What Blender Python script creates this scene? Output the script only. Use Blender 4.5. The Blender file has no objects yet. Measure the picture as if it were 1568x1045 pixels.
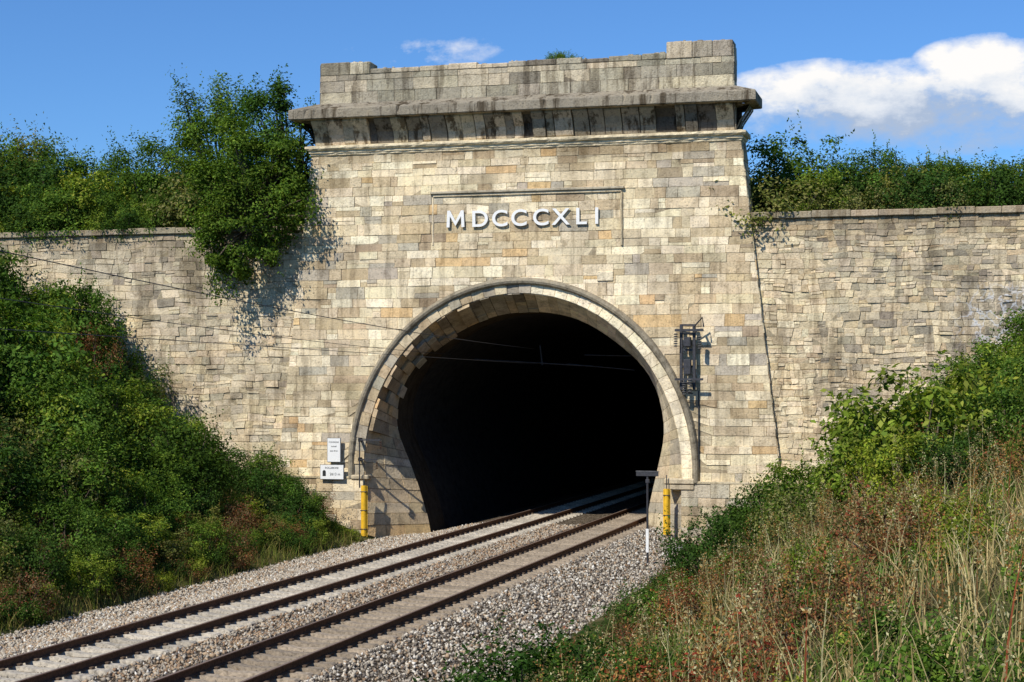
import bpy, math, random
import numpy as np
from mathutils import Vector, Matrix, noise
R=random.Random(7)
rng=np.random.default_rng(11)
sc=bpy.context.scene
COL=sc.collection

# ------------------------------------------------------------------ helpers
def link(o,parent=None):
    COL.objects.link(o)
    if parent: o.parent=parent
    return o
def empty(name):
    e=bpy.data.objects.new(name,None); COL.objects.link(e); return e
class Acc:
    def __init__(s): s.v=[];s.f=[];s.c=[];s.m=[]
    def add(s,vs,fs,col=(1,1,1),mi=0):
        b=len(s.v); s.v.extend(vs)
        for f in fs: s.f.append([b+i for i in f]); s.m.append(mi)
        s.c.extend([(col[0],col[1],col[2],1.0)]*len(vs))
    def box(s,x0,x1,y0,y1,z0,z1,col=(1,1,1),mi=0,bev=0.0):
        if bev<=0:
            vs=[(x0,y0,z0),(x1,y0,z0),(x1,y1,z0),(x0,y1,z0),(x0,y0,z1),(x1,y0,z1),(x1,y1,z1),(x0,y1,z1)]
            fs=[(0,3,2,1),(4,5,6,7),(0,1,5,4),(1,2,6,5),(2,3,7,6),(3,0,4,7)]
            s.add(vs,fs,col,mi); return
        b=bev
        vs=[]
        for sx in(0,1):
            for sy in(0,1):
                for sz in(0,1):
                    X=(x0,x1)[sx];Y=(y0,y1)[sy];Z=(z0,z1)[sz]
                    dx=(b,-b)[sx];dy=(b,-b)[sy];dz=(b,-b)[sz]
                    vs+= [(X,Y+dy,Z+dz),(X+dx,Y,Z+dz),(X+dx,Y+dy,Z)]
        I=lambda a,b_,c,k:(a*4+b_*2+c)*3+k
        fs=[]
        for a in(0,1):
            fs.append([I(a,0,0,0),I(a,1,0,0),I(a,1,1,0),I(a,0,1,0)])
            fs.append([I(0,a,0,1),I(1,a,0,1),I(1,a,1,1),I(0,a,1,1)])
            fs.append([I(0,0,a,2),I(1,0,a,2),I(1,1,a,2),I(0,1,a,2)])
        for p in(0,1):
            for q in(0,1):
                fs.append([I(0,p,q,1),I(1,p,q,1),I(1,p,q,2),I(0,p,q,2)])
                fs.append([I(p,0,q,0),I(p,1,q,0),I(p,1,q,2),I(p,0,q,2)])
                fs.append([I(p,q,0,0),I(p,q,1,0),I(p,q,1,1),I(p,q,0,1)])
                for r in(0,1): fs.append([I(p,q,r,0),I(p,q,r,1),I(p,q,r,2)])
        s.add(vs,fs,col,mi)
    def tube(s,pts,rads,n=8,col=(1,1,1),mi=0,cap=True):
        vs=[];fs=[]
        pts=[Vector(p) for p in pts]
        if not hasattr(rads,'__len__'): rads=[rads]*len(pts)
        for i,p in enumerate(pts):
            d=(pts[min(i+1,len(pts)-1)]-pts[max(i-1,0)])
            if d.length<1e-9: d=Vector((0,0,1))
            d.normalize()
            a=Vector((0,0,1)) if abs(d.z)<.9 else Vector((1,0,0))
            u=d.cross(a).normalized(); w=d.cross(u)
            for k in range(n):
                an=2*math.pi*k/n
                vs.append(tuple(p+rads[i]*(math.cos(an)*u+math.sin(an)*w)))
        for i in range(len(pts)-1):
            for k in range(n):
                fs.append((i*n+k,i*n+(k+1)%n,(i+1)*n+(k+1)%n,(i+1)*n+k))
        if cap:
            fs.append(tuple(range(n))[::-1]); fs.append(tuple((len(pts)-1)*n+k for k in range(n)))
        s.add(vs,fs,col,mi)
    def build(s,name,mats,parent=None):
        me=bpy.data.meshes.new(name); me.from_pydata(s.v,[],s.f)
        if not isinstance(mats,(list,tuple)): mats=[mats]
        for m in mats: me.materials.append(m)
        me.polygons.foreach_set('material_index',s.m)
        a=me.color_attributes.new('Col','FLOAT_COLOR','POINT')
        a.data.foreach_set('color',np.array(s.c,dtype=np.float32).ravel())
        me.update()
        o=bpy.data.objects.new(name,me); link(o,parent); return o
def mesh_np(name,V,F,C,mats,mi=None,parent=None,do_link=True,smooth=False):
    me=bpy.data.meshes.new(name)
    V=np.asarray(V,dtype=np.float32);F=np.asarray(F,dtype=np.int32)
    k=F.shape[1];m=len(F)
    me.vertices.add(len(V)); me.vertices.foreach_set('co',V.ravel())
    me.loops.add(m*k); me.loops.foreach_set('vertex_index',F.ravel())
    me.polygons.add(m)
    me.polygons.foreach_set('loop_start',np.arange(0,m*k,k,dtype=np.int32))
    me.polygons.foreach_set('loop_total',np.full(m,k,dtype=np.int32))
    if not isinstance(mats,(list,tuple)): mats=[mats]
    for mt in mats: me.materials.append(mt)
    if mi is not None: me.polygons.foreach_set('material_index',np.asarray(mi,dtype=np.int32))
    if smooth: me.polygons.foreach_set('use_smooth',np.ones(m,dtype=bool))
    me.update(calc_edges=True)
    if C is not None:
        C4=np.ones((len(V),4),dtype=np.float32); C4[:,:3]=C
        a=me.color_attributes.new('Col','FLOAT_COLOR','POINT'); a.data.foreach_set('color',C4.ravel())
    if not do_link: return me
    o=bpy.data.objects.new(name,me); link(o,parent); return o

# ------------------------------------------------------------------ materials
def newmat(name):
    m=bpy.data.materials.new(name); m.use_nodes=True
    nt=m.node_tree; nt.nodes.clear()
    out=nt.nodes.new('ShaderNodeOutputMaterial')
    return m,nt,out
def N(nt,t): return nt.nodes.new(t)
def L(nt,a,b): nt.links.new(a,b)
def ramp(nt,stops):
    r=nt.nodes.new('ShaderNodeValToRGB'); cr=r.color_ramp
    while len(cr.elements)<len(stops): cr.elements.new(0.5)
    for e,(p,c) in zip(cr.elements,stops):
        e.position=p; e.color=(c[0],c[1],c[2],1) if hasattr(c,'__len__') else (c,c,c,1)
    return r
def ramp_out(nt,src,stops):
    r=ramp(nt,stops); L(nt,src,r.inputs[0]); return r.outputs[0]
def tex(nt,scale,detail=4,rough=.6,vec=None):
    n=nt.nodes.new('ShaderNodeTexNoise'); n.inputs['Scale'].default_value=scale
    n.inputs['Detail'].default_value=detail; n.inputs['Roughness'].default_value=rough
    if vec is not None: L(nt,vec,n.inputs['Vector'])
    return n
def mix(nt,bt,fac,a,b):
    m=nt.nodes.new('ShaderNodeMix'); m.data_type='RGBA'; m.blend_type=bt
    for sock,v in((m.inputs[0],fac),(m.inputs[6],a),(m.inputs[7],b)):
        if hasattr(v,'is_output'): L(nt,v,sock)
        elif hasattr(v,'__len__'): sock.default_value=(v[0],v[1],v[2],1)
        else: sock.default_value=v if sock==m.inputs[0] else (v,v,v,1)
    return m.outputs[2]
def math_(nt,op,a,b=0.0,clamp=False):
    m=nt.nodes.new('ShaderNodeMath'); m.operation=op; m.use_clamp=clamp
    for i,v in enumerate((a,b)):
        if hasattr(v,'is_output'): L(nt,v,m.inputs[i])
        else: m.inputs[i].default_value=v
    return m.outputs[0]

def stone_mat(name,stain=.5,streak=.4,bump=.35,bscale=14,graffiti=False,tint=(1.06,1.005,.89),topdirt=None):
    m,nt,out=newmat(name)
    p=N(nt,'ShaderNodeBsdfDiffuse')
    at=N(nt,'ShaderNodeVertexColor'); at.layer_name='Col'
    g=N(nt,'ShaderNodeNewGeometry'); pos=g.outputs['Position']
    n1=tex(nt,2.6,4,.7,pos); n2=tex(nt,bscale,3,.75,pos); n3=tex(nt,.33,3,.6,pos)
    c=mix(nt,'MULTIPLY',1.0,at.outputs[0],tint)
    c=mix(nt,'MULTIPLY',1.0,c,ramp_out(nt,n1.outputs[0],[(.3,(.66,.64,.61)),(.48,(1,1,1)),(.72,(1.16,1.14,1.08))]))
    c=mix(nt,'MULTIPLY',.9,c,ramp_out(nt,n2.outputs[0],[(.28,.42),(.43,1.0),(.75,1.2)]))
    c=mix(nt,'MULTIPLY',stain,c,ramp_out(nt,n3.outputs[0],[(.36,(.55,.53,.50)),(.50,(1,1,1)),(.7,(1.1,1.05,.95))]))
    mp=N(nt,'ShaderNodeMapping'); mp.inputs['Scale'].default_value=(2.6,2.6,.28); L(nt,pos,mp.inputs['Vector'])
    n4=tex(nt,1.0,4,.7,mp.outputs[0])
    c=mix(nt,'MULTIPLY',streak,c,ramp_out(nt,n4.outputs[0],[(.39,(.32,.29,.26)),(.49,(1,1,1))]))
    sx=N(nt,'ShaderNodeSeparateXYZ'); L(nt,pos,sx.inputs[0])
    if topdirt:
        z0,z1=topdirt
        hgt=math_(nt,'DIVIDE',math_(nt,'SUBTRACT',sx.outputs[2],z0),z1-z0,True)
        k=math_(nt,'MULTIPLY',hgt,math_(nt,'MULTIPLY',n4.outputs[0],1.3))
        c=mix(nt,'MULTIPLY',1.0,c,ramp_out(nt,k,[(.28,(1,1,1)),(.62,(.42,.38,.34))]))
    if graffiti:
        gx=math_(nt,'SUBTRACT',1,math_(nt,'ABSOLUTE',math_(nt,'DIVIDE',math_(nt,'SUBTRACT',sx.outputs[0],17.6),2.1)),True)
        gz_=math_(nt,'SUBTRACT',1,math_(nt,'ABSOLUTE',math_(nt,'DIVIDE',math_(nt,'SUBTRACT',sx.outputs[2],7.5),1.3)),True)
        gg=math_(nt,'MULTIPLY',math_(nt,'MULTIPLY',gx,gz_),3.0,True)
        gn=tex(nt,2.6,2,.5,pos)
        band=math_(nt,'ABSOLUTE',math_(nt,'SUBTRACT',gn.outputs[0],.5))
        gm=math_(nt,'MULTIPLY',gg,ramp_out(nt,band,[(.02,.55),(.045,.06)]))
        gc=ramp_out(nt,n1.outputs[0],[(.42,(.36,.44,.55)),(.5,(.74,.74,.74)),(.6,(.5,.56,.64))])
        c=mix(nt,'MIX',gm,c,gc)
    L(nt,c,p.inputs['Color'])
    b=N(nt,'ShaderNodeBump'); b.inputs['Strength'].default_value=bump; b.inputs['Distance'].default_value=.05
    L(nt,n2.outputs[0],b.inputs['Height']); L(nt,b.outputs[0],p.inputs['Normal'])
    L(nt,p.outputs[0],out.inputs[0]); return m
def simple(name,col,rough=.6,metal=0,var=.25,scale=8,bump=0.0,useattr=False,detail=3):
    m,nt,out=newmat(name)
    p=N(nt,'ShaderNodeBsdfPrincipled'); p.inputs['Roughness'].default_value=rough; p.inputs['Metallic'].default_value=metal
    if rough>.8: p.inputs['Specular IOR Level'].default_value=.2
    g=N(nt,'ShaderNodeNewGeometry')
    n=tex(nt,scale,detail,.65,g.outputs['Position'])
    if useattr:
        at=N(nt,'ShaderNodeVertexColor'); at.layer_name='Col'; base=at.outputs[0]
    else: base=col
    c=mix(nt,'MULTIPLY',1.0,base,ramp_out(nt,n.outputs[0],[(.3,1-var*1.6),(.5,1),(.7,1+var)]))
    L(nt,c,p.inputs['Base Color'])
    if bump:
        b=N(nt,'ShaderNodeBump'); b.inputs['Strength'].default_value=bump; b.inputs['Distance'].default_value=.03
        L(nt,n.outputs[0],b.inputs['Height']); L(nt,b.outputs[0],p.inputs['Normal'])
    L(nt,p.outputs[0],out.inputs[0]); return m
def attr_diffuse(name):
    m,nt,out=newmat(name)
    d=N(nt,'ShaderNodeBsdfDiffuse'); at=N(nt,'ShaderNodeVertexColor'); at.layer_name='Col'
    L(nt,at.outputs[0],d.inputs['Color']); L(nt,d.outputs[0],out.inputs[0]); return m
def leaf_mat(name,transl=.3):
    m,nt,out=newmat(name)
    at=N(nt,'ShaderNodeVertexColor'); at.layer_name='Col'
    oi=N(nt,'ShaderNodeObjectInfo')
    tr=ramp_out(nt,oi.outputs['Random'],[(0,(.75,.85,.8)),(.35,(1,1,1)),(.7,(1.12,1.05,.8)),(1,(.9,1.0,1.0))])
    c=mix(nt,'MULTIPLY',1.0,at.outputs[0],tr)
    d=N(nt,'ShaderNodeBsdfDiffuse')
    t=N(nt,'ShaderNodeBsdfTranslucent')
    L(nt,c,d.inputs['Color']); L(nt,mix(nt,'MULTIPLY',1.0,c,(1.4,1.5,.5)),t.inputs['Color'])
    ms=N(nt,'ShaderNodeMixShader'); ms.inputs[0].default_value=transl
    L(nt,d.outputs[0],ms.inputs[1]); L(nt,t.outputs[0],ms.inputs[2])
    L(nt,ms.outputs[0],out.inputs[0]); return m
def ground_mat(name,stops,scale=1.2):
    m,nt,out=newmat(name)
    p=N(nt,'ShaderNodeBsdfDiffuse')
    g=N(nt,'ShaderNodeNewGeometry')
    n=tex(nt,scale,5,.7,g.outputs['Position']); n2=tex(nt,18,3,.7,g.outputs['Position'])
    c=mix(nt,'MULTIPLY',.8,ramp_out(nt,n.outputs[0],stops),ramp_out(nt,n2.outputs[0],[(.3,.4),(.6,1.2)]))
    L(nt,c,p.inputs['Color'])
    b=N(nt,'ShaderNodeBump'); b.inputs['Strength'].default_value=.8; b.inputs['Distance'].default_value=.1
    L(nt,n2.outputs[0],b.inputs['Height']); L(nt,b.outputs[0],p.inputs['Normal'])
    L(nt,p.outputs[0],out.inputs[0]); return m

M_stone=stone_mat('ashlar_stone',.7,.42,.7,tint=(1.20,1.15,1.03),topdirt=(12.4,14.4))
M_ring=stone_mat('voussoir_stone',.5,.3,.6,tint=(1.08,1.03,.92))
M_mortar=stone_mat('mortar',.5,.4,.5,tint=(1.12,1.07,.96))
M_dark=stone_mat('stained_cornice_stone',.5,1.0,.9,tint=(1.08,1.04,.95))
M_par=stone_mat('parapet_stone',.6,.65,.9,tint=(1.14,1.10,1.0))
M_rub=stone_mat('rubble_stone',.7,.5,.8,graffiti=True,tint=(1.20,1.15,1.03),topdirt=(8.8,11.8))
M_lining=simple('dark_lining',(.03,.028,.026),.95,0,.4,3,.3)  # near-black base colour for the deep tunnel lining and its end cap
M_white=simple('white_paint',(.80,.79,.75),.6,0,.08,30)
M_black=simple('black_paint',(.02,.02,.02),.5)
M_yellow=simple('yellow_paint',(.78,.45,.02),.5,0,.12,9)
M_steel=simple('galvanised_steel',(.17,.17,.17),.55,.6,.3,12)
M_dsteel=simple('dark_steel',(.05,.05,.055),.6,.4,.3,12)
M_rust=simple('rusty_rail',(.15,.075,.04),.85,0,.35,20,.3)
M_railtop=simple('rail_head',(.26,.19,.145),.6,.4,.1,20)
M_conc=simple('sleeper_concrete',(1,1,1),.9,0,.3,14,.5,useattr=True)
M_ceram=simple('insulator',(.16,.07,.04),.3)
M_bark=simple('bark',(.11,.085,.06),.95,0,.3,20)
M_leaf=leaf_mat('leaves',.3)
M_grass=leaf_mat('grass_blades',.25)
M_stones=attr_diffuse('ballast_stones')
M_ground=ground_mat('bank_soil',[(.35,(.035,.05,.015)),(.5,(.08,.08,.03)),(.65,(.17,.135,.065))])
M_hill=ground_mat('hill_grass',[(.35,(.04,.06,.02)),(.6,(.10,.11,.04))])
def ballast_mat():
    m,nt,out=newmat('ballast_bed')
    p=N(nt,'ShaderNodeBsdfDiffuse')
    g=N(nt,'ShaderNodeNewGeometry'); pos=g.outputs['Position']
    v=N(nt,'ShaderNodeTexVoronoi'); v.inputs['Scale'].default_value=16; L(nt,pos,v.inputs['Vector'])
    s=N(nt,'ShaderNodeSeparateColor'); L(nt,v.outputs['Color'],s.inputs[0])
    c=ramp_out(nt,s.outputs[0],[(0,(.07,.05,.035)),(.5,(.20,.155,.11)),(1,(.36,.30,.22))])
    c=mix(nt,'MULTIPLY',1.0,c,ramp_out(nt,v.outputs['Distance'],[(.2,1.0),(.7,.3)]))
    L(nt,c,p.inputs['Color'])
    b=N(nt,'ShaderNodeBump'); b.inputs['Strength'].default_value=1; b.inputs['Distance'].default_value=.05; b.invert=True
    L(nt,v.outputs['Distance'],b.inputs['Height']); L(nt,b.outputs[0],p.inputs['Normal'])
    L(nt,p.outputs[0],out.inputs[0]); return m
M_ballast=ballast_mat()

# ------------------------------------------------------------------ masonry
def pick(pal,r=R,v=.10):
    t=r.random()*sum(w for w,_ in pal)
    for w,c in pal:
        t-=w
        if t<=0: break
    k=1+r.uniform(-v,v)
    return tuple(max(0,x*k*(1+r.uniform(-.02,.02))) for x in c)
def block(acc,q,fmap,d,inset,col,jit=.006,base=-.012,inv=None):
    cx=sum(p[0] for p in q)/4;cy=sum(p[1] for p in q)/4
    w=max(1e-3,max(p[0] for p in q)-min(p[0] for p in q)); h=max(1e-3,max(p[1] for p in q)-min(p[1] for p in q))
    iy=inset if inv is None else inv
    kx=max(.0,1-2*inset/w);ky=max(.0,1-2*iy/h)
    k0x=max(.0,1-.7*inset/w);k0y=max(.0,1-.7*iy/h)
    vs=[fmap(cx+(a-cx)*k0x,cy+(b-cy)*k0y,base) for a,b in q]
    tl=R.uniform(-jit,jit);tv=R.uniform(-jit,jit)
    for i,(a,b) in enumerate(q):
        dd=d+(tl if i in(0,3) else -tl)+(tv if i<2 else -tv)
        vs.append(fmap(cx+(a-cx)*kx+R.uniform(-jit,jit),cy+(b-cy)*ky+R.uniform(-jit,jit),dd) if jit else fmap(cx+(a-cx)*kx,cy+(b-cy)*ky,dd))
    acc.add(vs,[(4,5,6,7),(0,1,5,4),(1,2,6,5),(2,3,7,6),(3,0,4,7)],col)
def courses(z0,z1,h0,h1):
    zs=[z0]
    while zs[-1]<z1-h0*1.3: zs.append(zs[-1]+R.uniform(h0,h1))
    zs[-1]=z1 if z1-zs[-1]<h0*.6 else zs[-1]
    if zs[-1]!=z1: zs.append(z1)
    return zs
def masonry(acc,mort,zs,spans,fmap,w0,w1,colf,dj=.012,inset=.012,jit=.006,d0=.012,mcol=(.30,.26,.2),slant=.0,split=.15,pw=1.0):
    for za,zb in zip(zs[:-1],zs[1:]):
        for (la,lb,ra,rb) in spans(za,zb):
            if ra-la<.05 and rb-lb<.05: continue
            ns=max(1,int((ra-la)/1.5))
            for i in range(ns):
                u0,u1=i/ns,(i+1)/ns
                mort.add([fmap(la+(ra-la)*u0,za,-.008),fmap(la+(ra-la)*u1,za,-.008),fmap(lb+(rb-lb)*u1,zb,-.008),fmap(lb+(rb-lb)*u0,zb,-.008)],[(0,1,2,3)],mcol)
            xl,xr=min(la,lb),max(ra,rb)
            cuts=[xl]
            while cuts[-1]<xr: cuts.append(cuts[-1]+w0+(w1-w0)*R.random()**pw)
            cuts[-1]=xr
            if len(cuts)>2 and cuts[-1]-cuts[-2]<w0*.5: cuts.pop(-2)
            for lim,other in((ra,rb),(la,lb)):
                steep=(other-lim>.12) if lim==ra else (lim-other>.12)
                if steep and len(cuts)>2:
                    k=min(range(1,len(cuts)-1),key=lambda i:abs(cuts[i]-lim)); cuts[k]=lim
            cuts=sorted(cuts)
            def zlo(x):
                if x>ra+1e-6 and rb>ra: return za+(zb-za)*min(1,(x-ra)/(rb-ra))
                if x<la-1e-6 and lb<la: return za+(zb-za)*min(1,(la-x)/(la-lb))
                return za
            sl=[0]+[R.uniform(-slant,slant) for _ in cuts[1:-1]]+[0]
            for i in range(len(cuts)-1):
                c0,c1=cuts[i],cuts[i+1]
                if c1-c0<.04: continue
                zl0,zl1=zlo(c0),zlo(c1)
                slope=(zl0!=za or zl1!=za)
                b0=c0+(0 if slope else sl[i]);b1=c1+(0 if slope else sl[i+1])
                t0=max(c0-(0 if slope else sl[i]),lb);t1=min(c1-(0 if slope else sl[i+1]),rb)
                if not slope: b0=max(b0,la) if la<=lb else b0; b1=min(b1,ra) if ra>=rb else b1
                parts=[(0,1)]
                if not slope and R.random()<split and (c1-c0)<w1*.8:
                    m_=R.uniform(.38,.62); parts=[(0,m_),(m_,1)]
                for p0,p1 in parts:
                    q=[(b0+(t0-b0)*p0,zl0+(zb-zl0)*p0),(b1+(t1-b1)*p0,zl1+(zb-zl1)*p0),(b1+(t1-b1)*p1,zl1+(zb-zl1)*p1),(b0+(t0-b0)*p1,zl0+(zb-zl0)*p1)]
                    x=(q[0][0]+q[1][0])/2; z=(q[0][1]+q[2][1])/2
                    block(acc,q,fmap,d0+R.uniform(-dj,dj),inset,colf(x,z),jit)

PALE=(.74,.67,.53);CREAM=(.66,.58,.44);CREAM2=(.56,.48,.355);TAN=(.47,.385,.27);BRN=(.34,.275,.20);GREY=(.42,.385,.325);DG=(.24,.22,.19);OCH=(.56,.41,.24)
def portal_col(x,z):
    n=noise.noise(Vector((x*.2+3,z*.25,1.3)))+.45*noise.noise(Vector((x*.7,z*.7,7)))
    n-=max(0,(x-4)*.05)*(1 if z<9 else .3); n-=max(0,(3-z)*.05)
    if n>.1: pal=[(4,CREAM),(3,PALE),(3,CREAM2),(1,TAN),(.4,OCH),(.3,GREY)]
    elif n>-.15: pal=[(3.4,CREAM),(1.8,PALE),(3.5,CREAM2),(1.8,TAN),(.4,OCH),(.7,GREY),(.3,BRN)]
    else: pal=[(2.2,CREAM),(1,PALE),(3,CREAM2),(2.2,TAN),(.3,OCH),(1.6,GREY),(.8,BRN)]
    return pick(pal)
HW0,HW1=9.72,8.28
def hw(z): return HW0+(HW1-HW0)*(z-1.6)/(13.95-1.6)
CZ=1.95
def ell(a,b,z):
    if z<=CZ: return a
    t=(z-CZ)/b
    return a*math.sqrt(1-t*t) if t<1 else 0.0
def wob(a,b,k): return k*noise.noise(Vector((a*.45,b*.5,3.3)))
def fm(a,b,d):
    e=min(1,max(0,(13.9-b)/.6))*min(1,max(0,(b-1.7)/.5))
    return (a,-d,b+wob(a,b,.03)*e)
portal=empty('tunnel_portal')
A=Acc();MO=Acc()
def pspans(za,zb):
    e0,e1=ell(6.6,7.0,za),ell(6.6,7.0,zb)
    if e0<=0: return [(-hw(za),-hw(zb),hw(za),hw(zb))]
    return [(-hw(za),-hw(zb),-e0,-e1),(e0,e1,hw(za),hw(zb))]
masonry(A,MO,courses(1.6,13.98,.27,.46),pspans,fm,.26,1.3,portal_col,dj=.016,inset=.009,jit=.007,slant=.015,mcol=(.36,.31,.23),split=.2,pw=1.3)
fp=lambda a,b,d:(a,-d-.13,b)
def plsp(za,zb): return [(-9.95,-9.85,-6.12,-6.12),(6.12,6.12,9.85,9.8)]
masonry(A,MO,courses(-1.2,1.55,.3,.45),plsp,fp,.5,1.1,lambda x,z:pick([(2,GREY),(3,CREAM2),(2,TAN),(1,CREAM),(.6,BRN)]),dj=.02,inset=.012,jit=.008)
A.box(-9.95,-6.12,-.17,.02,1.52,1.62,(.42,.37,.28),bev=.02);A.box(6.12,9.85,-.17,.02,1.52,1.62,(.42,.37,.28),bev=.02)
for s in(-1,1):
    side=lambda a,b,d,s=s:(s*(hw(b)+d),a,b)
    masonry(A,MO,courses(1.6,13.98,.26,.42),lambda za,zb:[(0.0,0.0,1.3,1.3)],side,.4,.8,portal_col)
    MO.add([(s*9.9,-.13,-1.2),(s*9.9,1.3,-1.2),(s*9.85,1.3,1.6),(s*9.85,-.13,1.6)],[(0,1,2,3)],(.35,.3,.24))
def prof_front(n):
    P=[(-6.12,-1.2+ (CZ+1.2)*i/12) for i in range(12)]
    P+=[(-6.12*math.cos(math.pi*i/n),CZ+6.6*math.sin(math.pi*i/n)) for i in range(n+1)]
    P+=[(6.12,CZ-(CZ+1.2)*(i+1)/12) for i in range(12)]
    return P
def resample(P,n):
    P=np.array(P);d=np.r_[0,np.cumsum(np.linalg.norm(np.diff(P,axis=0),axis=1))]
    t=np.linspace(0,d[-1],n); return np.c_[np.interp(t,d,P[:,0]),np.interp(t,d,P[:,1])]
def catmull(P,n=12):
    P=[Vector(p) for p in P]; out=[]
    Q=[2*P[0]-P[1]]+P+[2*P[-1]-P[-2]]
    for i in range(1,len(Q)-2):
        for k in range(n):
            t=k/n
            out.append(tuple(.5*((2*Q[i])+(-Q[i-1]+Q[i+1])*t+(2*Q[i-1]-5*Q[i]+4*Q[i+1]-Q[i+2])*t*t+(-Q[i-1]+3*Q[i]-3*Q[i+1]+Q[i+2])*t**3)))
    out.append(tuple(P[-1])); return out
BH=[(-4.0,-1.2),(-4.3,0.2),(-4.85,1.8),(-5.35,3.0),(-5.5,3.9),(-5.3,4.9),(-4.55,6.05),(-3.1,7.1),(-1.6,7.75),(0,7.95)]
BR=[(0,7.95),(1.6,7.70),(2.95,7.0),(4.25,5.9),(4.85,4.9),(5.1,3.9),(5.1,3.0),(4.85,1.8),(4.5,0.2),(4.4,-1.2)]
BP=BH+BR[1:]
NP=400
FR=resample(prof_front(120),NP);BK=resample(catmull(BP),NP)
def surf(t,s,d=0.0):
    t=min(1,max(0,t))
    i=t*(NP-1);k=min(int(i),NP-2);f=i-k
    a=FR[k]*(1-f)+FR[k+1]*f;b=BK[k]*(1-f)+BK[k+1]*f
    x=a[0]+(b[0]-a[0])*s;z=a[1]+(b[1]-a[1])*s;y=2.0*s
    nx,nz=-x,(2.5-z) if z>2.5 else 0.0
    l=math.hypot(nx,nz) or 1
    return (x+nx/l*d*.8,y-d*.5,z+nz/l*d*.8)
V=Acc();V_m=Acc()
nb=58
ts=[0]
for i in range(nb): ts.append(ts[-1]+R.uniform(.75,1.25))
ts=[t/ts[-1] for t in ts]
for i in range(nb):
    t0,t1=ts[i],ts[i+1];tm=(t0+t1)/2
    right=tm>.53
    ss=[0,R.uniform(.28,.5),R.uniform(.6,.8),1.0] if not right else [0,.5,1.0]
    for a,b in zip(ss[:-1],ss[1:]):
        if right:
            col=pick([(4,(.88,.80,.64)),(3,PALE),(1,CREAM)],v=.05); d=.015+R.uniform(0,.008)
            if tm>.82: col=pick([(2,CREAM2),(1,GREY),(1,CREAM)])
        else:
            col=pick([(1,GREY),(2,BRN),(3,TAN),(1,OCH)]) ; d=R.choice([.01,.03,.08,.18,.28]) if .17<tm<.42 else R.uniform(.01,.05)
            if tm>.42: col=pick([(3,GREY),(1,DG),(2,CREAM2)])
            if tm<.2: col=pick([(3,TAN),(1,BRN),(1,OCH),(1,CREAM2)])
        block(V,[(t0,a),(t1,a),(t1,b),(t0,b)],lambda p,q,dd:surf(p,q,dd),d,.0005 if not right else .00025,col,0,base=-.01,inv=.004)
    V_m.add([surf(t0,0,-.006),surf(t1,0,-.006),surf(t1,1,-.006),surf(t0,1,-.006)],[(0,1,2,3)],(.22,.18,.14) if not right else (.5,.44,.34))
def ringpt(t,w,d):
    a=6.12+.46*w;b=6.6+.4*w
    Ls=(CZ-1.6);Lt=2*Ls+20.6
    s=t*Lt
    if s<Ls: return (-a,-d,1.6+s)
    if s>Lt-Ls: return (a,-d,1.6+(Lt-s))
    th=math.pi*(s-Ls)/20.6
    return (-a*math.cos(th),-d,CZ+b*math.sin(th))
nb=44
for i in range(nb):
    t0,t1=i/nb,(i+1)/nb;tm=(t0+t1)/2
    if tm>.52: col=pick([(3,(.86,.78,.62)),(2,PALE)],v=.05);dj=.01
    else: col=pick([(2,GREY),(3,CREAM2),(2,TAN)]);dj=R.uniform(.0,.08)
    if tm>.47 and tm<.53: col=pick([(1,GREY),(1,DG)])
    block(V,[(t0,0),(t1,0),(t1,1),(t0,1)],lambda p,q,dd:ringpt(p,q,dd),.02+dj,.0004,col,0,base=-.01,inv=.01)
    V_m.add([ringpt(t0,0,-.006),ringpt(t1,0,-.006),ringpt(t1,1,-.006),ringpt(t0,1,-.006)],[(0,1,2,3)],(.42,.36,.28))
V.build('arch_voussoirs',M_ring,portal);V_m.build('arch_backing',M_mortar,portal)
mo=Acc()
pr=[(.0,.0),(.0,.10),(.05,.18),(.13,.21),(.20,.17),(.24,.09),(.27,.0)]
n=150
vs=[];fs=[]
def mpt(u,o,w):
    a=6.52+o;b=6.92+o
    if u<0: return (-a,-w,CZ+u)
    if u>math.pi: return (a,-w,CZ-(u-math.pi))
    return (-a*math.cos(u),-w,CZ+b*math.sin(u))
us=[-.38,-.15]+[math.pi*i/n for i in range(n+1)]+[math.pi+.15,math.pi+.38]
for u in us:
    j=R.uniform(-.025,.012)
    for o,w in pr: vs.append(mpt(u,o,w+(j if w>0 else 0)))
k=len(pr)
for i in range(len(us)-1):
    for j in range(k-1): fs.append((i*k+j,i*k+j+1,(i+1)*k+j+1,(i+1)*k+j))
mo.add(vs,fs,(.27,.245,.20))
mo.build('archivolt_moulding',M_ring,portal)
im=Acc()
im.box(5.5,6.62,-.22,.5,1.5,1.72,(.50,.44,.34),bev=.04);im.box(5.55,6.6,-.18,.5,1.3,1.5,(.44,.39,.31),bev=.03)
im.box(-6.62,-5.9,-.2,.3,1.5,1.68,(.5,.44,.34),bev=.04)
im.build('imposts',M_ring,portal)
A.build('facade_ashlar',M_stone,portal);MO.build('facade_mortar',M_mortar,portal)
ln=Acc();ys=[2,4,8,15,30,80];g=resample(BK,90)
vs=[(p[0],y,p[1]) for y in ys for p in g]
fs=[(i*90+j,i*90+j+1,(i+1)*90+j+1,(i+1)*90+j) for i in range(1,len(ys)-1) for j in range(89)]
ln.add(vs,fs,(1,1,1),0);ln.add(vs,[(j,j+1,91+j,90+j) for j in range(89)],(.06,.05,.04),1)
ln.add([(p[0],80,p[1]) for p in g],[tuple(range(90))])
ln.build('tunnel_lining',[M_lining,M_mortar],portal)

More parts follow.
